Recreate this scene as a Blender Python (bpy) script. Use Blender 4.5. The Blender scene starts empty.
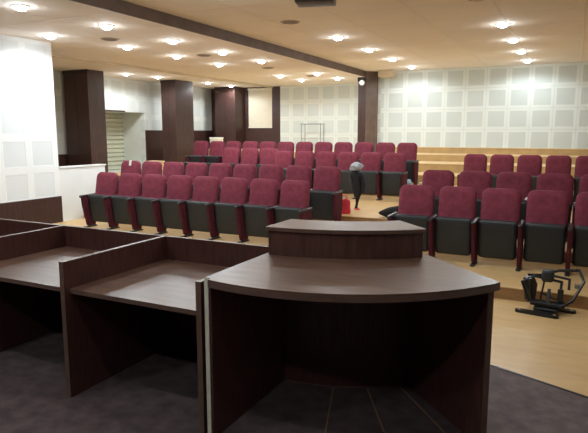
import bpy, bmesh, math, random
from mathutils import Vector, Matrix
random.seed(7)
sc = bpy.context.scene
C = sc.collection
PI = math.pi

# ------------------------------------------------------------ camera, world, exposure
HC = 1.78
cam = bpy.data.cameras.new('camera'); camo = bpy.data.objects.new('camera', cam); C.objects.link(camo)
cam.sensor_width = 36; cam.lens = 560/588*36; cam.clip_end = 100; cam.clip_start = .05
camo.location = (0, 0, HC)
camo.rotation_euler = (PI/2 - math.atan(84.5/560), 0, math.radians(26.5))
sc.camera = camo
w = bpy.data.worlds.new('world'); sc.world = w; w.use_nodes = True
w.node_tree.nodes['Background'].inputs[0].default_value = (.6, .65, .7, 1)
w.node_tree.nodes['Background'].inputs[1].default_value = .15
sc.view_settings.view_transform = 'Standard'; sc.view_settings.look = 'None'
sc.view_settings.gamma = 1; sc.view_settings.use_curve_mapping = False
sc.view_settings.exposure = 0.66
LAMP_W = 60.0
LAMP_GLOW = 2.0

# ------------------------------------------------------------ heights and lines of the room
ZC, ZL = 3.65, 3.47          # main ceiling, lower ceiling on the left
XB = -5.98                   # face of the dropped ceiling
XW = -9.12                   # left wall
XBAY = -13.1                 # wall of the side bay
YR, YF = 17.4, 18.9          # rear walls
XR = 5.2
ZLOW = -.15

# ------------------------------------------------------------ materials
def mat(name, col, rough=.6, noise=0., nscale=8., bump=0., bscale=40., spec=.5, metal=0., emit=None, estr=0., stretch=None, coat=0.):
    m = bpy.data.materials.new(name); m.use_nodes = True
    nt = m.node_tree; b = nt.nodes['Principled BSDF']
    b.inputs['Base Color'].default_value = (*col, 1)
    b.inputs['Roughness'].default_value = rough
    b.inputs['Metallic'].default_value = metal
    b.inputs['Specular IOR Level'].default_value = spec
    b.inputs['Coat Weight'].default_value = coat
    tc = nt.nodes.new('ShaderNodeTexCoord')
    src = tc.outputs['Object']
    if stretch:
        mp = nt.nodes.new('ShaderNodeMapping'); mp.inputs['Scale'].default_value = stretch
        nt.links.new(src, mp.inputs[0]); src = mp.outputs[0]
    if noise:
        n = nt.nodes.new('ShaderNodeTexNoise'); n.inputs['Scale'].default_value = nscale; n.inputs['Detail'].default_value = 5
        nt.links.new(src, n.inputs['Vector'])
        r = nt.nodes.new('ShaderNodeValToRGB')
        r.color_ramp.elements[0].position = .3; r.color_ramp.elements[1].position = .7
        r.color_ramp.elements[0].color = (*[c*(1-noise) for c in col], 1)
        r.color_ramp.elements[1].color = (*[min(1, c*(1+noise)) for c in col], 1)
        nt.links.new(n.outputs[0], r.inputs[0]); nt.links.new(r.outputs[0], b.inputs['Base Color'])
    if bump:
        n2 = nt.nodes.new('ShaderNodeTexNoise'); n2.inputs['Scale'].default_value = bscale
        nt.links.new(src, n2.inputs['Vector'])
        bp = nt.nodes.new('ShaderNodeBump'); bp.inputs['Strength'].default_value = bump; bp.inputs['Distance'].default_value = .01
        nt.links.new(n2.outputs[0], bp.inputs['Height']); nt.links.new(bp.outputs[0], b.inputs['Normal'])
    if emit:
        b.inputs['Emission Color'].default_value = (*emit, 1); b.inputs['Emission Strength'].default_value = estr
    return m

def grid_mat(name, frame, inner, pitch, fw, axis, z0, a0, rough=.7, line=None, lw=.006):
    """square panels on a vertical wall: frame colour around inner squares, fine seam between panels"""
    m = mat(name, frame, rough); nt = m.node_tree; b = nt.nodes['Principled BSDF']
    tc = nt.nodes.new('ShaderNodeTexCoord'); sp = nt.nodes.new('ShaderNodeSeparateXYZ')
    nt.links.new(tc.outputs['Object'], sp.inputs[0])
    def math_(op, a, v=None, v2=None):
        n = nt.nodes.new('ShaderNodeMath'); n.operation = op
        if isinstance(a, (int, float)): n.inputs[0].default_value = a
        else: nt.links.new(a, n.inputs[0])
        if v is not None:
            if isinstance(v, (int, float)): n.inputs[1].default_value = v
            else: nt.links.new(v, n.inputs[1])
        return n.outputs[0]
    def cell(out, o):
        t = math_('SUBTRACT', out, o); t = math_('DIVIDE', t, pitch); t = math_('FRACT', t)
        t = math_('SUBTRACT', t, .5); return math_('ABSOLUTE', t)      # 0 centre .. .5 edge
    u = cell(sp.outputs[0 if axis == 'x' else 1], a0); v = cell(sp.outputs[2 if axis != 'xy' else 1], z0)
    if axis == 'xy': u = cell(sp.outputs[0], a0)
    mx = math_('MAXIMUM', u, v)
    ins = nt.nodes.new('ShaderNodeMapRange'); ins.inputs[1].default_value = .5 - fw - .012; ins.inputs[2].default_value = .5 - fw + .012
    nt.links.new(mx, ins.inputs[0])
    mix = nt.nodes.new('ShaderNodeMix'); mix.data_type = 'RGBA'
    nt.links.new(ins.outputs[0], mix.inputs[0]); mix.inputs[6].default_value = (*inner, 1); mix.inputs[7].default_value = (*frame, 1)
    out = mix.outputs[2]
    nz = nt.nodes.new('ShaderNodeTexNoise'); nz.inputs['Scale'].default_value = 1.3
    nt.links.new(tc.outputs['Object'], nz.inputs['Vector'])
    mr = nt.nodes.new('ShaderNodeMapRange'); mr.inputs[3].default_value = .93; mr.inputs[4].default_value = 1.05
    nt.links.new(nz.outputs[0], mr.inputs[0])
    m2 = nt.nodes.new('ShaderNodeMix'); m2.data_type = 'RGBA'; m2.blend_type = 'MULTIPLY'; m2.inputs[0].default_value = 1
    nt.links.new(out, m2.inputs[6]); nt.links.new(mr.outputs[0], m2.inputs[7]); out = m2.outputs[2]
    if line:
        gt = math_('GREATER_THAN', mx, .5 - lw/pitch)
        m3 = nt.nodes.new('ShaderNodeMix'); m3.data_type = 'RGBA'
        nt.links.new(gt, m3.inputs[0]); nt.links.new(out, m3.inputs[6]); m3.inputs[7].default_value = (*line, 1); out = m3.outputs[2]
    nt.links.new(out, b.inputs['Base Color'])
    bp = nt.nodes.new('ShaderNodeBump'); bp.inputs['Strength'].default_value = .4; bp.inputs['Distance'].default_value = .01
    nt.links.new(ins.outputs[0], bp.inputs['Height']); nt.links.new(bp.outputs[0], b.inputs['Normal'])
    return m

M = {}
M['wall_r'] = grid_mat('acoustic_wall', (.77, .83, .81), (.62, .685, .665), .6, .13, 'x', ZC, -.02, line=(.66, .72, .70), lw=.009)
M['wall_f'] = grid_mat('acoustic_wall_left', (.74, .77, .72), (.63, .67, .64), .6, .13, 'x', ZL, 0.05, line=(.64, .68, .65), lw=.009)
M['wall_l'] = grid_mat('acoustic_wall_side', (.84, .87, .87), (.74, .78, .79), .6, .12, 'y', ZL, 0)
M['wall_bay'] = grid_mat('acoustic_wall_bay', (.68, .70, .67), (.61, .64, .61), .6, .15, 'y', ZL, .2)
M['white'] = mat('white_paint', (.80, .83, .82), .5, .03, 3)
M['reveal'] = mat('cream_paint', (.66, .67, .62), .6, .04, 3)
M['ceil'] = grid_mat('beige_ceiling', (.76, .68, .61), (.78, .70, .63), 1.2, .02, 'xy', .3, 0, .8, line=(.68, .60, .53), lw=.008)
M['soffit'] = mat('beige_trim', (.62, .52, .38), .6, .04, 3)
M['wood'] = mat('dark_wood_panel', (.050, .022, .018), .42, .3, 5, stretch=(6, 6, .8))
M['wood_red'] = mat('dark_reddish_wood', (.105, .045, .034), .34, .3, 5, stretch=(6, 6, .8))
M['beam'] = mat('brown_beam', (.13, .085, .065), .5, .2, 4)
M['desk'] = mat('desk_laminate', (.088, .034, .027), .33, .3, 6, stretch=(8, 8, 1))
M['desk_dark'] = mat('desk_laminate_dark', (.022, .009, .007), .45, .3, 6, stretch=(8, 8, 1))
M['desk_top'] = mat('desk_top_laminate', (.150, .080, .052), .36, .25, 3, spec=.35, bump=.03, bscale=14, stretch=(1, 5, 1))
M['edge'] = mat('brown_edge_band', (.15, .085, .060), .4, .15, 12)
M['pale'] = mat('pale_raw_edge', (.78, .74, .56), .6, .1, 10)
M['carpet'] = mat('grey_stage_floor', (.115, .080, .078), .75, .35, 9, bump=.2, bscale=60)
M['floor'] = mat('beige_vinyl_floor', (.66, .44, .20), .42, .08, 3, bump=.02, bscale=10, stretch=(1, 4, 1))
M['riser'] = mat('step_riser_wood', (.36, .20, .085), .45, .15, 5, stretch=(1, 1, 6))
M['tread'] = mat('pale_wood_tread', (.72, .52, .27), .4, .08, 5)
M['riser_back'] = mat('oak_riser', (.50, .33, .14), .5, .1, 5)
M['fabric'] = mat('maroon_fabric', (.205, .038, .060), .85, .18, 14, bump=.25, bscale=180, spec=.25)
M['fabric2'] = mat('maroon_panel_fabric', (.085, .014, .024), .85, .18, 14, spec=.25)
M['shell'] = mat('charcoal_seat_shell', (.020, .024, .027), .5, .15, 10)
M['arm'] = mat('black_armrest', (.028, .024, .028), .4)
M['metal'] = mat('black_metal', (.018, .018, .020), .35, .1, 20, metal=.3)
M['steel'] = mat('brushed_steel', (.30, .32, .33), .35, metal=.9)
M['chrome'] = mat('pale_metal', (.6, .6, .58), .3, metal=.8)
M['lamp'] = mat('lit_lamp_glass', (1, 1, 1), .3, emit=(.90, .96, 1), estr=30)
M['ring'] = mat('white_lamp_ring', (.8, .8, .78), .4)
M['grille'] = mat('grey_grille', (.34, .29, .23), .6)
M['blind'] = mat('cream_roller_blind', (.70, .63, .50), .8, .04, 6)
M['shutter'] = mat('cream_slats', (.60, .60, .46), .5, .06, 6)
M['red'] = mat('bright_red_bag', (.80, .045, .08), .5, .2, 8)
M['black'] = mat('black_cloth', (.012, .012, .014), .9, .3, 12)
M['greyrag'] = mat('grey_plastic_film', (.34, .37, .40), .4, .35, 22)
M['bluebag'] = mat('pale_blue_plastic', (.30, .40, .46), .4, .4, 25)
M['card'] = mat('off_white_card', (.75, .72, .58), .7, .05, 5)
M['paper'] = mat('white_paper', (.85, .85, .82), .7)
M['proj'] = mat('dark_projector_case', (.05, .042, .045), .5, .1, 8)

# ------------------------------------------------------------ helpers
def new(name, bm, m, parent=None, smooth=False, loc=None):
    me = bpy.data.meshes.new(name)
    bmesh.ops.recalc_face_normals(bm, faces=bm.faces)
    bm.to_mesh(me); bm.free()
    if smooth:
        for p in me.polygons: p.use_smooth = True
        try: me.set_sharp_from_angle(angle=math.radians(45))
        except Exception: pass
    o = bpy.data.objects.new(name, me); C.objects.link(o)
    for k in (m if isinstance(m, (list, tuple)) else [m]): me.materials.append(k)
    if parent: o.parent = parent
    if loc: o.location = loc
    return o
def tag(o, label, cat, group=None, kind=None):
    o['label'] = label; o['category'] = cat
    if group: o['group'] = group
    if kind: o['kind'] = kind
    return o
def thing(name, label, cat, loc=(0, 0, 0), rz=0, group=None):
    o = bpy.data.objects.new(name, None); o.empty_display_size = .1; C.objects.link(o)
    o.location = loc; o.rotation_euler = (0, 0, rz)
    return tag(o, label, cat, group)
def box(bm, x0, x1, y0, y1, z0, z1, bev=0., mi=0, mtx=None, seg=2):
    r = bmesh.ops.create_cube(bm, size=1)
    vs = r['verts']
    bmesh.ops.scale(bm, vec=(x1-x0, y1-y0, z1-z0), verts=vs)
    bmesh.ops.translate(bm, vec=((x0+x1)/2, (y0+y1)/2, (z0+z1)/2), verts=vs)
    fs = set(f for v in vs for f in v.link_faces)
    for f in fs: f.material_index = mi
    if bev:
        es = list(set(e for v in vs for e in v.link_edges))
        g = bmesh.ops.bevel(bm, geom=es, offset=bev, segments=seg, affect='EDGES', profile=.5)
        vs = list(set(v for f in g['faces'] for v in f.verts) | set(v for v in vs if v.is_valid))
    if mtx: bmesh.ops.transform(bm, matrix=mtx, verts=[v for v in vs if v.is_valid])
    return vs
def prism(bm, pts, z0, z1, mi=0):
    b = [bm.verts.new((x, y, z0)) for x, y in pts]; t = [bm.verts.new((x, y, z1)) for x, y in pts]
    n = len(pts); fs = [bm.faces.new(b[::-1]), bm.faces.new(t)]
    for i in range(n): fs.append(bm.faces.new((b[i], b[(i+1) % n], t[(i+1) % n], t[i])))
    for f in fs: f.material_index = mi
    return b + t
def xprism(bm, pts, x0, x1):
    """outline in the y-z plane, extruded along x"""
    a = [bm.verts.new((x0, y, z)) for y, z in pts]; b = [bm.verts.new((x1, y, z)) for y, z in pts]
    n = len(pts); bm.faces.new(a); bm.faces.new(b[::-1])
    for i in range(n): bm.faces.new((a[i], b[i], b[(i+1) % n], a[(i+1) % n]))
    return a + b
def cyl(bm, p0, p1, r0, r1=None, n=14):
    p0, p1 = Vector(p0), Vector(p1); r1 = r0 if r1 is None else r1; d = p1 - p0
    r = bmesh.ops.create_cone(bm, cap_ends=True, segments=n, radius1=r0, radius2=r1, depth=d.length)
    q = d.to_track_quat('Z', 'Y').to_matrix().to_4x4()
    bmesh.ops.transform(bm, matrix=Matrix.Translation((p0+p1)/2) @ q, verts=r['verts'])
    return r['verts']
def tube(bm, pts, r, n=8):
    """swept tube with round elbows"""
    for a, b in zip(pts, pts[1:]): cyl(bm, a, b, r, n=n)
    for p in pts[1:-1]:
        g = bmesh.ops.create_uvsphere(bm, u_segments=n, v_segments=6, radius=r)
        bmesh.ops.translate(bm, vec=p, verts=g['verts'])
def B(): return bmesh.new()
def bx(name, m, parent, *a, **k):
    bm = B(); box(bm, *a, **k); return new(name, bm, m, parent)
def struct(name, bm, m): 
    o = new(name, bm, m); o['kind'] = 'structure'; return o
def sbox(name, m, *a, **k):
    bm = B(); box(bm, *a, **k); return struct(name, bm, m)

# ------------------------------------------------------------ room shell
# stage floor with its slanted front edge
bm = B(); prism(bm, [(XW, -3.2), (XR, -3.2), (XR, 2.02), (-1.1, 4.6), (XW, 4.6)], -.3, 0); struct('floor', bm, M['carpet'])
bm = B(); prism(bm, [(XW, 4.6), (-1.1, 4.6), (XR, 2.02), (XR, 6.75), (XW, 6.75)], -.3, ZLOW); struct('floor', bm, M['floor'])
# dark nosing along the stage edge
bm = B(); d = Vector((6.3, -2.58, 0)).normalized(); nrm = Vector((-d.y, d.x, 0))*.02
pts = [(-1.1, 4.6), (XR, 2.02), (XR + nrm.x, 2.02 + nrm.y), (-1.1 + nrm.x, 4.6 + nrm.y)]
prism(bm, pts, ZLOW, .004); struct('trim_1', bm, M['metal'])
# raked platforms for the rows
tiers = [(6.75, 8.42, 0), (8.42, 9.25, .15), (9.25, 12.62, .3), (12.62, 13.9, .5), (13.9, 15.0, .72), (15.0, 16.2, .95), (16.2, YF, 1.14)]
for i, (y0, y1, z) in enumerate(tiers):
    x0 = XW if y1 <= 9.3 else (-9.95 if 13 < y0 < 16 else XBAY)
    bm = B(); box(bm, x0, XR, y0, y1, -.3, z - .012, mi=1)
    box(bm, x0, XR, y0 - .012, y1, z - .012, z, mi=0)
    struct('floor', bm, [M['floor'] if i < 4 else M['tread'], M['riser'] if i < 4 else M['riser_back']])
sbox('floor', M['floor'], XBAY, -9.95, 13.9, 16.2, -.3, .5)
# bay floor beside the first rows
sbox('floor', M['floor'], XBAY, XW - .1, 7.0, 9.25, -.3, .3)

# walls
sbox('wall_left', M['wall_l'], XW - .2, XW, -3.2, 7.86, -.3, ZL)
sbox('trim_2', M['wood'], XW, XW + .03, -3.2, 7.86, ZLOW, .52)
sbox('wall_left', M['white'], XW - .2, XW, 7.86, 9.08, -.3, 1.065)
sbox('trim_3', M['white'], XW - .22, XW + .02, 7.86, 9.1, 1.065, 1.09)
sbox('wall_front', M['wall_bay'], XBAY, XW - .2, 6.9, 7.0, -.3, ZL)
# bay wall with the deep doorway
D0, D1, DZ, DX = 13.1, 14.95, 2.42, XBAY - 1.0
bm = B()
box(bm, XBAY - .2, XBAY, 6.9, D0, -.3, ZL); box(bm, XBAY - .2, XBAY, D1, YF + .2, -.3, ZL); box(bm, XBAY - .2, XBAY, D0, D1, DZ, ZL)
struct('wall_bay', bm, M['wall_bay'])
bm = B()
box(bm, DX, XBAY - .2, D1, D1 + .1, .3, DZ + .1); box(bm, DX, XBAY - .2, D0 - .1, D0, .3, DZ + .1)
box(bm, DX, XBAY - .2, D0, D1, DZ, DZ + .1); box(bm, DX, XBAY, D0, D1, .3, .5)
struct('wall_doorway', bm, M['reveal'])
bm = B()
for k in range(13):
    z = .52 + k*.145
    box(bm, DX - .03, DX + .02, D0, D1, z, z + .105)
box(bm, DX - .06, DX - .03, D0, D1, .5, DZ)
box(bm, DX, DX + .04, D0 + .85, D0 + .93, .5, DZ)
struct('door_1', bm, M['shutter'])
sbox('trim_4', M['wood'], XBAY, XBAY + .04, D0, D0 + .9, DZ, DZ + .04)
# bay wainscot, stepping up with the platforms
bm = B()
box(bm, XBAY, XBAY + .04, 7.0, 13.1, .3, 1.15); struct('trim_5', bm, M['wood'])
bm = B(); box(bm, XBAY, XBAY + .04, D1, YF, .5, 1.84); struct('trim_6', bm, M['wood'])
# rear walls
sbox('wall_rear_left', M['wall_f'], -10.0, XB + .0, YF, YF + .2, .9, ZC)
bm = B(); wx0, wx1, wz0, wz1 = -11.42, -10.35, 1.93, 3.44
box(bm, XBAY - .2, wx0, YF, YF + .2, .9, ZC); box(bm, wx1, -10.0, YF, YF + .2, .9, ZC)
box(bm, wx0, wx1, YF, YF + .2, .9, wz0); box(bm, wx0, wx1, YF, YF + .2, wz1, ZC)
struct('wall_rear_bay', bm, M['wood'])
bm = B(); box(bm, wx0, wx1, YF + .06, YF + .075, wz0, wz1)
blind = struct('window_1', bm, M['blind'])
bm = B(); box(bm, wx0, wx1, YF + .015, YF + .055, wz0, wz0 + .035, bev=.008); new('blind_rail', bm, M['card'], blind)
bm = B(); cyl(bm, (wx0, YF + .04, wz1 - .04), (wx1, YF + .04, wz1 - .04), .035); new('blind_roller', bm, M['card'], blind)
sbox('wall_rear_right', M['wall_r'], -5.6, XR, YR, YR + .2, 1.0, ZC)
sbox('wall_rear_return', M['wall_f'], -6.02, -5.6, YR, YF + .2, 1.0, ZC)
sbox('trim_7', M['riser_back'], -5.6, XR, YR - .03, YR, 1.14, 1.30)
sbox('trim_8', M['tread'], -5.6, XR, YR - .045, YR, 1.30, 1.325)
sbox('wall_right', M['wall_l'], XR, XR + .2, -3.2, YR, -.3, ZC)
sbox('wall_back', M['wood'], XW, XR, -3.4, -3.2, -.3, ZC)
# ceilings, dropped edge
sbox('ceiling', M['ceil'], XB, XR, -3.2, YF, ZC, ZC + .15)
sbox('ceiling', M['ceil'], XBAY - .2, XB, -3.2, YF, ZL, ZC + .15)
bm = B(); box(bm, XB, XB + .02, -3.2, 16.95, ZL - .005, ZC); struct('trim_9', bm, M['beam'])
sbox('trim_10', M['soffit'], -5.55, -5.1, 16.9, YR, ZL - .02, ZC)
# pale cornice at the mouth of the bay
sbox('trim_11', M['soffit'], -10.42, -10.30, 7.0, YF, ZL - .05, ZL)

# ------------------------------------------------------------ pillars (dark wood cladding)
def pillar(pts, z0, z1, label, seams):
    t = thing('pillar', label, 'pillar', (pts[0][0], pts[0][1], z0), 0, None)
    ox, oy = pts[0]
    bm = B(); prism(bm, [(x-ox, y-oy) for x, y in pts], 0, z1-z0); new('cladding', bm, M['wood'], t)
    x0, y0 = 0, 0; x1 = pts[1][0]-ox; y1 = pts[1][1]-oy
    bm = B(); box(bm, x0-.02, x1+.02, y0-.02, y0+.1, 0, .12); new('plinth', bm, M['wood_red'], t)
    bm = B(); box(bm, x0-.012, x1+.012, min(y0, y1)-.012, y0+.05, z1-z0-.1, z1-z0); new('top_band', bm, M['desk_dark'], t)
    for s in seams:
        bm = B(); box(bm, s-.004, s+.004, -.004, .003, .12, z1-z0-.1); new('seam', bm, M['desk_dark'], t)
    return t
def rect(x0, x1, y0, y1): return [(x0, y0), (x1, y0), (x1, y1), (x0, y1)]
pillar(rect(-12.95, -12.03, 11.5, 12.1), .3, ZL, 'wide dark wood clad pillar nearest on the left, beside the white wall', [.46])
pillar(rect(-12.4, -11.81, 15.0, 15.95), .5, ZL, 'dark wood clad pillar right of the cream slatted doorway', [.3])
pillar(rect(-12.45, -11.55, 18.2, YF), 1.14, ZL, 'dark wood clad pillar in the far corner left of the cream blind', [.46])
p4 = thing('pillar', 'slim dark pillar against the rear wall at the end of the ceiling beam', 'pillar', (-6.22, 17.0, 1.14))
bm = B(); prism(bm, [(0, 0), (.26, -.02), (.26, .4), (0, .4)], 0, ZL-1.14); new('cladding', bm, M['wood'], p4)
bm = B(); prism(bm, [(.26, -.02), (.52, .22), (.52, .4), (.26, .4)], 0, ZC-1.14); o = new('side_cladding', bm, M['beam'], p4); o['label'] = 'greyer brown angled side of the pillar'
bm = B(); box(bm, -.012, .272, -.032, .0, ZL-1.14-.12, ZL-1.14); new('top_band', bm, M['desk_dark'], p4)
# low beige ledge and carton by the rear left
bm = B(); box(bm, 0, .5, 0, .3, .36, .40, bev=.008); box(bm, .03, .08, .03, .27, 0, .36); box(bm, .42, .47, .03, .27, 0, .36); box(bm, .08, .42, .13, .16, .1, .2); o = new('low_bench', bm, M['tread'], None, loc=(-11.8, 13.45, .5))
tag(o, 'low pale wooden bench between the doorway and the second pillar', 'bench')
t = thing('cardboard_box', 'small off-white box behind the back row at the far left', 'box', (-11.6, 17.0, 1.14))
bm = B(); box(bm, -.18, .18, -.16, .16, 0, .40, bev=.006); new('carton', bm, M['card'], t)
bm = B(); box(bm, -.19, .19, -.17, .17, .40, .45, bev=.006); new('lid', bm, M['paper'], t)
bm = B(); box(bm, -.10, .0, -.165, -.159, .18, .26); new('printed_mark', bm, M['arm'], t)

# ------------------------------------------------------------ downlights
def make_light(loc, label, r=.095, on=1.0):
    t = thing('downlight', label, 'ceiling light', loc, 0, 'recessed ceiling downlights')
    bm = B(); n = 24
    prof = [(r, 0), (r+.028, 0), (r+.026, -.012), (r+.008, -.016), (r-.004, -.012)]
    rings = [[bm.verts.new((a*math.cos(2*PI*i/n), a*math.sin(2*PI*i/n), z)) for i in range(n)] for a, z in prof]
    for j in range(len(prof)-1):
        for i in range(n): bm.faces.new((rings[j][i], rings[j][(i+1) % n], rings[j+1][(i+1) % n], rings[j+1][i]))
    new('trim_ring', bm, M['ring'], t, True)
    bm = B(); g = bmesh.ops.create_uvsphere(bm, u_segments=20, v_segments=10, radius=r)
    bmesh.ops.scale(bm, vec=(1, 1, .6), verts=g['verts']); bmesh.ops.translate(bm, vec=(0, 0, -.006), verts=g['verts'])
    new('lamp_glass', bm, M['lamp'], t, True)
    l = bpy.data.lights.new('lamp_light', 'SPOT'); l.energy = LAMP_W*on; l.color = (.87, .95, 1.0); l.shadow_soft_size = .09
    l.spot_size = math.radians(168); l.spot_blend = .35
    lo = bpy.data.objects.new('lamp_light', l); C.objects.link(lo); lo.parent = t; lo.location = (0, 0, -.06)
    l = bpy.data.lights.new('lamp_glow', 'POINT'); l.energy = LAMP_GLOW*on; l.color = (.87, .95, 1.0); l.shadow_soft_size = .06  # added point light imitating the bright halo on the ceiling round the lamp
    lo = bpy.data.objects.new('lamp_glow', l); C.objects.link(lo); lo.parent = t; lo.location = (0, 0, -.12)
    return t
for y, w_ in ((10.75, 'nearest and brightest'), (12.65, 'second nearest'), (14.5, 'third nearest'), (16.4, 'farthest')):
    make_light((-1.28, y, ZC), '%s lit downlight of the right-hand run to the rear wall' % w_)
    make_light((-4.38, y, ZC), '%s lit downlight of the run just right of the beam' % w_)
# added unseen lamps in line with the runs, to brighten front rows and stage
for y, w_, on in ((6.7, 'over the front row', 1.5), (5.1, 'over the stage edge', .4), (3.2, 'over the lectern', .18), (1.3, 'before the stage rear', .5), (-.6, 'at the stage rear', 1.0)):
    make_light((-1.28, y, ZC), 'added unseen downlight in line with the right-hand run %s' % w_, on=on)
    make_light((-4.38, y, ZC), 'added unseen downlight in line with the beam-side run %s' % w_, on=on)
for y, w_ in ((3.8, 'over the booth desks'), (.5, 'at the stage rear')):
    make_light((-6.87, y, ZL), 'added unseen downlight just left of the beam %s' % w_, on=.4)  # out of view as well, added to light the stage
for y, w_ in ((5.45, 'nearest'), (7.03, 'second'), (8.7, 'third'), (10.37, 'fourth'), (12.03, 'fifth'), (15.28, 'second last'), (16.86, 'last')):
    make_light((-6.87, y, ZL), '%s lit downlight in the run just left of the brown beam' % w_)
for y, w_ in ((7.28, 'nearest downlight, beside the white wall'), (8.88, 'second'), (10.44, 'third'), (12.13, 'fourth'), (15.42, 'second last'), (16.9, 'last')):
    make_light((-8.15 if y > 8 else -8.45, y, ZL), '%s in the outer left run' % w_ if 'beside' in w_ else '%s lit downlight in the outer left run of the lower ceiling' % w_)
for y, x, w_ in ((12.95, -11.99-.0, 'just right of the nearest pillar top'), (14.07, -11.75, 'just left of the second pillar top'), (16.5, -11.57, 'between the second pillar and the corner pillar'), (17.9, -11.53, 'above the corner pillar near the blind')):
    make_light((x, y, ZL), 'lit bay downlight %s' % w_, .08, 1.3)
# small lamp on the rear pillar
t = thing('wall_lamp', 'small round white lamp high on the slim rear pillar', 'lamp', (-6.09, 16.98, 3.30))
bm = B(); cyl(bm, (0, 0, 0), (0, -.04, 0), .09, .08, 18); new('housing', bm, M['ring'], t, True)
bm = B(); g = bmesh.ops.create_uvsphere(bm, u_segments=16, v_segments=8, radius=.07); bmesh.ops.scale(bm, vec=(1, .5, 1), verts=g['verts']); bmesh.ops.translate(bm, vec=(0, -.045, 0), verts=g['verts'])
lampm = mat('dim_lamp_glass', (1, 1, 1), .3, emit=(.70, .95, 1), estr=.5); new('lamp_glass', bm, lampm, t, True)

# round ceiling grilles
def grille(loc, label):
    t = thing('ceiling_speaker', label, 'ceiling speaker', loc, 0, 'round ceiling speakers')
    bm = B(); cyl(bm, (0, 0, 0), (0, 0, -.015), .17, .15, 24); new('rim', bm, M['grille'], t, True)
    bm = B(); cyl(bm, (0, 0, -.015), (0, 0, -.022), .125, .12, 24); new('grille', bm, M['beam'], t, True)
grille((-4.52, 8.92, ZC), 'round grey ceiling speaker right of the brown beam')
grille((-7.51, 10.59, ZL), 'round grey ceiling speaker left of the beam, nearest of three in line')
grille((-7.44, 13.37, ZL), 'round grey ceiling speaker left of the beam, middle of three in line')
grille((-7.3, 15.79, ZL), 'round grey ceiling speaker left of the beam, farthest of three in line')
grille((-7.78, 8.03, ZL), 'round grey ceiling speaker by the nearest left lamps')

# projector and white device hanging at the top edge of the view
t = thing('projector', 'dark ceiling projector partly above the top of the view', 'projector', (-3.22, 7.1, ZC), .3)
bm = B(); box(bm, -.26, .26, -.17, .17, -.19, -.06, bev=.02); new('case', bm, M['proj'], t, True)
bm = B(); cyl(bm, (0, 0, -.06), (0, 0, 0), .03); cyl(bm, (0, 0, -.012), (0, 0, 0), .09); new('ceiling_mount', bm, M['grille'], t)
bm = B(); cyl(bm, (.1, .17, -.125), (.1, .20, -.125), .05); new('lens', bm, M['metal'], t)
t = thing('smoke_detector', 'small beige round detector at the top edge of the ceiling', 'detector', (-1.36, 8.48, ZC))
bm = B(); cyl(bm, (0, 0, 0), (0, 0, -.035), .15, .13, 24); new('base', bm, M['grille'], t, True)
bm = B(); cyl(bm, (0, 0, -.035), (0, 0, -.06), .09, .06, 24); new('sensor_dome', bm, M['soffit'], t, True)

# ------------------------------------------------------------ theatre seats
PITCH = .578; HP = PITCH/2
def rounded(w, z0, z1, rt, rb, n=5):
    p = []
    for cx_, cz, r, a0 in ((w/2-rt, z1-rt, rt, 0), (-w/2+rt, z1-rt, rt, PI/2), (-w/2+rb, z0+rb, rb, PI), (w/2-rb, z0+rb, rb, 1.5*PI)):
        for i in range(n+1):
            a = a0 + i*PI/2/n; p.append((cx_ + r*math.cos(a), cz + r*math.sin(a)))
    return p
def slab(w, z0, z1, y0, y1, rt, rb, rim, dome=0., crown=0.):
    """upright cushion: rounded outline, rolled rim, slightly domed front (towards -y)"""
    bm = B(); o = rounded(w, z0, z1, rt, rb); cx_, cz = 0, (z0+z1)/2
    if crown: o = [(x, z + (crown*(1-(2*x/w)**2) if z > cz else 0)) for x, z in o]
    def ring(f, y, inset): return [bm.verts.new((x*(1-inset*2/w), y, cz+(z-cz)*(1-inset*2/(z1-z0)))) for x, z in o]
    rs = [ring(0, y0-dome, rim*3.2), ring(0, y0-dome*.6, rim*1.6), ring(0, y0+rim*.25, rim*.45), ring(0, y0+rim, 0), ring(0, y1-rim*.6, 0), ring(0, y1, rim*.6)]
    n = len(o)
    for a, b in zip(rs, rs[1:]):
        for i in range(n): bm.faces.new((a[i], a[(i+1) % n], b[(i+1) % n], b[i]))
    bm.faces.new(rs[0]); bm.faces.new(rs[-1][::-1])
    return bm
def tilt(bm, ang, z, y=0):
    m = Matrix.Translation((0, y, z)) @ Matrix.Rotation(ang, 4, 'X') @ Matrix.Translation((0, -y, -z))
    bmesh.ops.transform(bm, matrix=m, verts=bm.verts); return bm
def back_bm():
    bm = slab(.508, .49, 1.035, .03, .12, .095, .04, .028, .018, .012)
    return tilt(bm, math.radians(-11), .50, .05)
def shellback_bm():
    bm = slab(.49, .40, .92, .122, .137, .06, .05, .006)
    return tilt(bm, math.radians(-11), .50, .05)
def seat_bm():       # folded seat: its hard underside faces the front
    bm = slab(.485, .11, .63, -.10, -.03, .03, .05, .014, .012)
    return tilt(bm, math.radians(7), .42, -.05)
def seatpad_bm():
    bm = slab(.45, .22, .62, -.03, .035, .05, .05, .02, 0)
    return tilt(bm, math.radians(7), .42, -.05)
def hinge_bm():
    bm = B(); cyl(bm, (-.25, 0, .40), (.245, 0, .40), .018); return bm
def panel_bm():
    bm = B(); xprism(bm, [(-.13, .04), (.07, .04), (.11, .42), (.12, .585), (-.24, .585), (-.215, .42)], -.026, .026)
    bmesh.ops.bevel(bm, geom=list(bm.edges), offset=.008, segments=2, affect='EDGES'); return bm
def arm_bm():
    bm = B(); box(bm, -.030, .030, -.27, .13, .588, .628, bev=.014, seg=3)
    for v in bm.verts:
        if v.co.y < -.2: v.co.z -= .016*(-.2-v.co.y)/.07
    return bm
def foot_bm():
    bm = B(); box(bm, -.030, .030, -.21, .10, 0, .022, bev=.006); xprism(bm, [(-.09, .02), (.06, .02), (.055, .12), (-.06, .12)], -.022, .022); return bm
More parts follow.
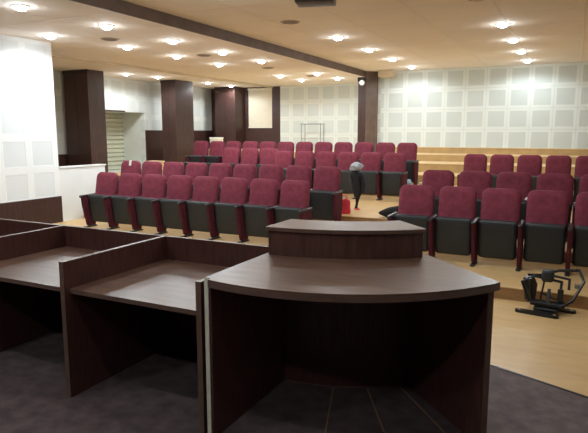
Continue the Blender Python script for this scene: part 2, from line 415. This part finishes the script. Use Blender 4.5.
proto_parts = dict(backrest=(back_bm, 'fabric'), back_shell=(shellback_bm, 'shell'), seat=(seat_bm, 'shell'), hinge_bar=(hinge_bm, 'metal'))
std_parts = dict(side_panel=(panel_bm, 'fabric2'), armrest=(arm_bm, 'arm'), foot=(foot_bm, 'arm'))
meshes = {}
def part(name, parent, x=0.):
    if name not in meshes:
        fn, m = {**proto_parts, **std_parts, 'seat_pad': (seatpad_bm, 'fabric')}[name]
        o = new(name, fn(), M[m], parent, True); meshes[name] = o.data
    else:
        o = bpy.data.objects.new(name, meshes[name]); C.objects.link(o); o.parent = parent
    o.location = (x, 0, 0); return o
def make_seat(last=False, broken=False):
    t = thing('theatre_seat', '', 'theatre seat')
    if not broken: part('backrest', t); part('back_shell', t)
    s = part('seat', t); part('seat_pad', s)
    part('hinge_bar', t)
    for x in ([-HP, HP] if last else [-HP]):
        p = part('side_panel', t, x); part('foot', t, x)
        a = part('armrest', t, x)
    return t
def copy_tree(o, parent=None):
    c = o.copy(); C.objects.link(c); c.parent = parent
    for ch in o.children: copy_tree(ch, c)
    return c
P_mid = make_seat(); P_end = make_seat(True); P_brk = make_seat(False, True)
used = set()
ORD = ['first', 'second', 'third', 'fourth', 'fifth', 'sixth', 'seventh', 'eighth', 'ninth', 'tenth', 'eleventh', 'twelfth']
def seat(proto, x, y, z, label, group, sx=1):
    if proto.name not in used: used.add(proto.name); o = proto
    else: o = copy_tree(proto)
    o.location = (x, y, z); o.scale = (sx, 1, 1); o['label'] = label; o['group'] = group
    o.rotation_euler = (0, 0, random.uniform(-.004, .004))
    return o
def row(xs, y, z, group, fmt, brk=(), extra=None, custom=None):
    out = []
    n = len(xs); sx = (xs[-1]-xs[-2])/PITCH
    for i, x in enumerate(xs):
        lab = (custom or {}).get(i) or fmt % ORD[i]
        p = P_brk if i in brk else (P_end if i == n-1 or (i+1 in (extra or ())) else P_mid)
        out.append(seat(p, x, y, z, lab, group, sx))
    return out
DY = -.15
r1l = row([-7.87 + i*.566 for i in range(8)], 7.88+DY, 0, 'left block front row seats', 'maroon seat %s from the left in the left block front row',
    custom={0: 'maroon seat starting the front row beside the low white wall', 7: 'maroon folded seat ending the left block front row, just behind the lectern'})
r1r = row([-1.99 + i*.573 for i in range(6)], 7.95+DY, 0, 'right block front row seats', 'maroon seat %s from the aisle in the right block front row',
    custom={0: 'maroon seat on the aisle in the right block front row, partly behind the lectern'})
r2l = row([-8.40 + i*.565 for i in range(9)], 9.1+DY, .15, 'left block second row seats', 'maroon seat in the left block second row, %s from the left',
    custom={0: 'maroon seat with a white paper tag, leftmost in the left block second row', 8: 'maroon seat on the aisle in the left block second row, by the red bag'})
r2r = row([-1.93 + i*.567 for i in range(6)], 9.05+DY, .15, 'right block second row seats', 'maroon seat in the right block second row, %s from the aisle')
l3 = row([-9.27 + i*.572 for i in range(5)], 12.58+DY, .34, 'left block third row seats, set back part', 'maroon seat %s from the left in the left block third row, set back part', brk=(0, 1),
    custom={0: 'third row seat frame without a backrest, leftmost of two', 1: 'third row seat frame without a backrest, next to a whole maroon seat'})
r3 = row([-6.27 + i*.549 for i in range(6)], 12.05+DY, .3, 'left block third row seats, front part', 'maroon seat %s from the left in the left block third row, nearer part',
    custom={5: 'maroon folded seat at the aisle end of the left block third row', 4: 'maroon folded seat beside the black coat in the third row'})
r3r = row([-1.83 + i*.52 for i in range(6)], 12.1+DY, .3, 'right block third row seats', 'maroon seat %s from the left in the right block third row below oak steps')
r4 = row([-9.50 + i*.54 for i in range(12)], 13.15+DY, .5, 'left block back row seats', 'maroon seat in the left block back row, %s from the left',
    custom={11: 'maroon folded seat at the aisle end of the back row, before the oak steps'})
# the set back seats stand on a thin plinth
sbox('floor', M['floor'], -9.75, -6.62, 11.95, 12.62, .3, .34)
# a strip of paper on the first seat of the second row
bm = B(); box(bm, -.03, .03, -.0, .006, .93, 1.045); tilt(bm, math.radians(-11), .50, .05); bmesh.ops.translate(bm, vec=(.05, -.012, 0), verts=bm.verts)
o = new('paper_tag', bm, M['paper'], r2l[0]); o['label'] = 'white paper tag on the backrest'

# ------------------------------------------------------------ study desks on the stage
XS = [-5.27, -4.12, -2.96, -1.842]; YD0, YD1 = 2.52, 3.58; ZD = .75; ZP = .94
def desk(i, label):
    x0, x1 = XS[i], XS[i+1]; w_ = x1 - x0
    t = thing('booth_desk', label, 'desk', (x0, YD0, 0), 0, 'booth desks in a row on the stage')
    def pnl(x, name='side_panel'):
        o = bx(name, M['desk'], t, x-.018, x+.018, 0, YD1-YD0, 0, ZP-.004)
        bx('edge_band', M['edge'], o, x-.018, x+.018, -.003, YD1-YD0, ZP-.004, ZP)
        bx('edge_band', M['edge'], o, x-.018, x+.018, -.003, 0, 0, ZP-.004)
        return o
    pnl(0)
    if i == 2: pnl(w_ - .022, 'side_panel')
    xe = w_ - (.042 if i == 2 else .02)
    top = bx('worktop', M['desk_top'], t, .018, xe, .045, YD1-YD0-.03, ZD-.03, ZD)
    bx('edge_band', M['edge'], top, .018, xe, .040, .045, ZD-.03, ZD)
    bk = bx('back_panel', M['desk'], t, .018, xe, YD1-YD0-.03, YD1-YD0, 0, ZP-.004)
    bx('edge_band', M['edge'], bk, .018, xe, YD1-YD0-.03, YD1-YD0, ZP-.004, ZP)
    return t
desk(0, 'dark wood booth desk cut off by the left edge, farthest from the lectern')
desk(1, 'dark wood booth desk in the middle of the row, its top glossy and empty')
desk(2, 'dark wood booth desk directly left of the curved lectern')

# ------------------------------------------------------------ curved lectern
CX, CY = -1.79, 4.61
def pol(r, a): return (r*math.cos(a), r*math.sin(a))
A0, A1, AH = -PI/2, math.radians(-45.3), math.radians(-47.6)
def sector(r0, r1, z0, z1, a0=A0, a1=A1, n=28, bulge=0, slant=0):
    bm = B(); ang = [a0+(a1-a0)*i/n for i in range(n+1)]
    prism(bm, [pol(r1 + bulge*4*(i/n)*(1-i/n) - slant*i/n, a) for i, a in enumerate(ang)] + [pol(r0, a) for a in reversed(ang)], z0, z1); return bm
ZT = .97
t = thing('lectern', 'large curved dark wood lectern desk with a raised curved shelf', 'lectern', (CX, CY, 0))
e = .012
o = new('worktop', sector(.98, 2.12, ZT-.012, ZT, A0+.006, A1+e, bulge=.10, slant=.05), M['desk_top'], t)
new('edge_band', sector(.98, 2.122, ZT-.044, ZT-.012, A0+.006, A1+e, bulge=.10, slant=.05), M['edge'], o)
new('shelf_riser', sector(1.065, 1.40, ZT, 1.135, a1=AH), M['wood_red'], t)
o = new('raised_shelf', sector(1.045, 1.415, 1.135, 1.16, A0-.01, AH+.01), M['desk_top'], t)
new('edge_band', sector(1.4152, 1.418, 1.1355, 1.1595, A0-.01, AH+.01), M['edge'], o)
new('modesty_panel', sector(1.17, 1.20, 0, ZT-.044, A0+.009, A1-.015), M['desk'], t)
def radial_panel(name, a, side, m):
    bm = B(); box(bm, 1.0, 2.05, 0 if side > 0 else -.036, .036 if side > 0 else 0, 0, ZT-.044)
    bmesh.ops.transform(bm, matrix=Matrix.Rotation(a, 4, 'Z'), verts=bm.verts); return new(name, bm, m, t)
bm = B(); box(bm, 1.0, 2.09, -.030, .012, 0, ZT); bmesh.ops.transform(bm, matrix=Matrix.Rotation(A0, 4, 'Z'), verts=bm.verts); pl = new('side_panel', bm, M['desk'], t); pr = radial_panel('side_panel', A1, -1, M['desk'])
bm = B(); box(bm, 2.0905, 2.095, -.030, -.004, 0, ZT-.002); bmesh.ops.transform(bm, matrix=Matrix.Rotation(A0, 4, 'Z'), verts=bm.verts)
o = new('raw_edge', bm, M['pale'], pl); o['label'] = 'pale unfinished front edge of the panel'
bm = B(); box(bm, 2.0505, 2.055, -.036, 0, 0, ZT-.046); bmesh.ops.transform(bm, matrix=Matrix.Rotation(A1, 4, 'Z'), verts=bm.verts)
new('edge_band', bm, M['edge'], pr)
# floor tiles inside the lectern: raised base boards joints
bm = B()
for k in range(3):
    a = A0 + (k+1)*(A1-A0)/4
    box(bm, 1.22, 2.3, -.004, .004, 0.0005, .003, mtx=Matrix.Translation((CX, CY, 0)) @ Matrix.Rotation(a+.12, 4, 'Z'))
struct('trim_12', bm, M['riser'])
bm = B(); ang = [A0+.02+(A1-A0-.04)*i/20 for i in range(21)]
prism(bm, [(CX+pol(1.208, a)[0], CY+pol(1.208, a)[1]) for a in ang] + [(CX+pol(1.20, a)[0], CY+pol(1.20, a)[1]) for a in reversed(ang)], 0, .006)
struct('trim_13', bm, M['edge'])

# ------------------------------------------------------------ broken seat mechanism on the lower floor
t = thing('seat_mechanism', 'black metal seat mechanism lying loose on the beige floor', 'seat frame', (-.19, 6.38, ZLOW), math.radians(-3))
def rail(x0, y0, ang, L_):
    bm = B(); r = .044; pts = []
    for s, a0 in ((1, -PI/2), (-1, PI/2)):
        for i in range(9):
            a = a0+i*PI/8; pts.append((s*(L_/2-r)+r*math.cos(a), r*math.sin(a)))
    prism(bm, pts, 0, .028)
    bmesh.ops.transform(bm, matrix=Matrix.Translation((x0, y0, 0)) @ Matrix.Rotation(ang, 4, 'Z'), verts=bm.verts)
    o = new('base_rail', bm, M['metal'], t, True)
    for s in (-1, 1):
        b2 = B(); cyl(b2, (s*(L_/2-r), 0, .028), (s*(L_/2-r), 0, .031), .015); bmesh.ops.transform(b2, matrix=Matrix.Translation((x0, y0, 0)) @ Matrix.Rotation(ang, 4, 'Z'), verts=b2.verts)
        new('bolt_hole', b2, M['tread'], o, True)
rail(-.06, -.07, math.radians(-6), .44); rail(.12, .20, math.radians(-8), .38)
bm = B(); box(bm, -.10, .14, -.03, .16, .03, .065, bev=.01); new('cross_plate', bm, M['metal'], t)
bm = B()
tube(bm, [(-.14, .05, .08), (.16, .02, .09), (.27, .06, .16), (.36, .25, .34), (.30, .42, .42), (.10, .40, .40), (-.02, .36, .36)], .016)
new('tube_frame', bm, M['metal'], t, True)
bm = B(); tube(bm, [(-.16, .08, .09), (-.24, .10, .30), (-.12, .14, .37), (.15, .16, .33), (.14, .10, .14), (.20, .08, .10)], .015); tube(bm, [(-.05, .12, .10), (-.02, .14, .33)], .010); tube(bm, [(-.05, .1, .2), (.2, .08, .12)], .009)
new('tube_frame', bm, M['metal'], t, True)
bm = B(); xprism(bm, [(0, .08), (.05, .07), (.08, .27), (.02, .36), (-.05, .34)], -.25, -.14); bmesh.ops.bevel(bm, geom=list(bm.edges), offset=.01, segments=2, affect='EDGES')
bmesh.ops.transform(bm, matrix=Matrix.Translation((.0, .05, .0)) @ Matrix.Rotation(-.5, 4, 'Z'), verts=bm.verts); new('side_bracket', bm, M['metal'], t)
bm = B(); box(bm, -.05, .07, .10, .22, .32, .45, bev=.025); new('hinge_block', bm, M['shell'], t, True)
bm = B(); box(bm, -.14, .20, .02, .12, .07, .12, bev=.012); xprism(bm, [(.02, .10), (.12, .10), (.16, .24), (.08, .26)], .02, .05); new('slide_plate', bm, M['metal'], t)
bm = B(); tube(bm, [(-.2, .2, .36), (.02, .26, .37), (.22, .24, .35), (.22, .2, .24)], .014); new('tube_frame', bm, M['metal'], t, True)
bm = B(); box(bm, .12, .18, .06, .09, .13, .27, bev=.008); new('lug', bm, M['metal'], t)
bm = B(); box(bm, .27, .32, .22, .26, .26, .31, bev=.006); new('lug', bm, M['steel'], t)

# ------------------------------------------------------------ things in the aisle
def blob(rx, ry, rz, amp, seed, sub=4, squash=.0):
    rnd = random.Random(seed); bm = B(); bmesh.ops.create_icosphere(bm, subdivisions=sub, radius=1)
    ph = [(Vector((rnd.uniform(-1, 1), rnd.uniform(-1, 1), rnd.uniform(-1, 1))).normalized()*rnd.uniform(2, 7), rnd.uniform(0, 6)) for _ in range(12)]
    for v in bm.verts:
        s = 1 + amp*sum(math.sin(v.co.dot(k)+p) for k, p in ph)/5
        v.co = Vector((v.co.x*rx*s, v.co.y*ry*s, v.co.z*rz*s))
        if v.co.z < -rz*.8: v.co.z = -rz*.8
    return bm
# red carrier bag
t = thing('carrier_bag', 'bright red plastic carrier bag standing on the aisle floor', 'bag', (-3.72, 9.52, .3), .3)
bm = B(); box(bm, -.12, .12, -.07, .07, 0, .27, bev=.03, seg=3)
bmesh.ops.subdivide_edges(bm, edges=[e_ for e_ in bm.edges if e_.calc_length() > .08], cuts=3, use_grid_fill=True)
for v in bm.verts:
    k = v.co.z/.27; v.co.x *= 1 - .12*k + .05*math.sin(v.co.z*40+v.co.y*30); v.co.y *= 1 - .45*k; v.co.z += .015*math.sin(v.co.x*50)*k
    if v.co.z < .005: v.co.z = 0
new('bag_body', bm, M['red'], t, True)
for s in (-1, 1):
    bm = B(); tube(bm, [(-.06, s*.02, .24), (-.045, s*.022, .32), (.0, s*.022, .345), (.045, s*.022, .32), (.06, s*.02, .24)], .006); new('handle', bm, M['red'], t, True)
# black coat on a thin stand with grey wrap on top
t = thing('coat', 'black coat hung upright in the aisle behind the red bag', 'coat', (-3.76, 10.25, .3))
t.scale = (1.1, 1.1, .87)
bm = B(); n = 20; prof = [(.0, .035), (.03, .022), (.12, .022), (.25, .035), (.36, .075), (.48, .10), (.60, .115), (.72, .12), (.80, .10), (.84, .04)]
rings = []
for z, r in prof:
    rings.append([bm.verts.new((r*1.05*math.cos(2*PI*i/n)*(1+.16*math.sin(3*2*PI*i/n+z*9)) + .03*math.sin(z*5), r*.8*math.sin(2*PI*i/n)*(1+.12*math.sin(5*2*PI*i/n)), z)) for i in range(n)])
for a, b in zip(rings, rings[1:]):
    for i in range(n): bm.faces.new((a[i], a[(i+1) % n], b[(i+1) % n], b[i]))
bm.faces.new(rings[0][::-1]); bm.faces.new(rings[-1]); new('coat_body', bm, M['black'], t, True)
bm = B(); tube(bm, [(.10, -.02, .74), (.15, -.03, .55), (.13, -.04, .36)], .032); new('sleeve', bm, M['black'], t, True)
bm = blob(.13, .11, .09, .28, 5); o = new('plastic_wrap', bm, M['greyrag'], None, True, (-3.76, 10.25, 1.115))
tag(o, 'crumpled grey plastic wrap lying on top of the black coat', 'plastic wrap')
bm = blob(.055, .045, .014, .2, 9, 3); o = new('red_cloth', bm, M['red'], None, True, (-3.68, 10.10, .311))
tag(o, 'small dull red scrap lying at the foot of the black coat', 'cloth')
# black bag by the right block
t = thing('duffel_bag', 'flat black bag on the aisle floor beside the right block', 'bag', (-2.62, 9.46, .3), .15)
bm = blob(.36, .17, .12, .16, 12); bmesh.ops.translate(bm, vec=(0, 0, .096), verts=bm.verts); new('bag_body', bm, M['black'], t, True)
bm = B(); tube(bm, [(-.16, -.05, .12), (-.08, -.08, .19), (.08, -.08, .19), (.16, -.05, .12)], .012); new('strap', bm, M['metal'], t, True)
# pale blue plastic bag below the back row aisle seat
bm = blob(.13, .09, .11, .3, 21); o = new('plastic_bag', bm, M['bluebag'], None, True, (-3.42, 12.74, .59))
tag(o, 'crumpled pale blue plastic bag at the foot of the back row aisle seat', 'bag')
bm = blob(.06, .05, .03, .25, 31, 3); o = new('tissue', bm, M['paper'], None, True, (-.58+.02, 8.86, .15+.655))
tag(o, 'crumpled white tissue on an armrest of the right block second row', 'tissue')
# small cream block beside the back row aisle seat
bm = B(); box(bm, -.09, .09, -.06, .06, 0, .12, bev=.015); o = new('carton', bm, M['card'], None, False, (-3.12, 13.0, .5))
bmesh_dummy = None
tag(o, 'little cream carton on the step beside the back row aisle seat', 'box')

# ------------------------------------------------------------ metal rack against the rear wall
t = thing('metal_rack', 'thin open metal rack standing against the tiled rear wall', 'rack', (-8.78, 18.2, 1.14))
for x in (0, .74):
    for y in (0, .3):
        bm = B(); cyl(bm, (x, y, 0), (x, y, .94), .014, n=8); new('post', bm, M['steel'], t, True)
for z in (.92, .40):
    bm = B()
    if z > .9:
        tube(bm, [(-.04, 0, z), (.78, 0, z)], .014); tube(bm, [(-.04, .3, z), (.78, .3, z)], .014)
        for x in (0, .74): tube(bm, [(x, 0, z), (x, .3, z)], .012)
        new('top_rail', bm, M['steel'], t, True)
    else:
        box(bm, 0, .74, 0, .3, z, z+.012); new('shelf', bm, M['grille'], t)
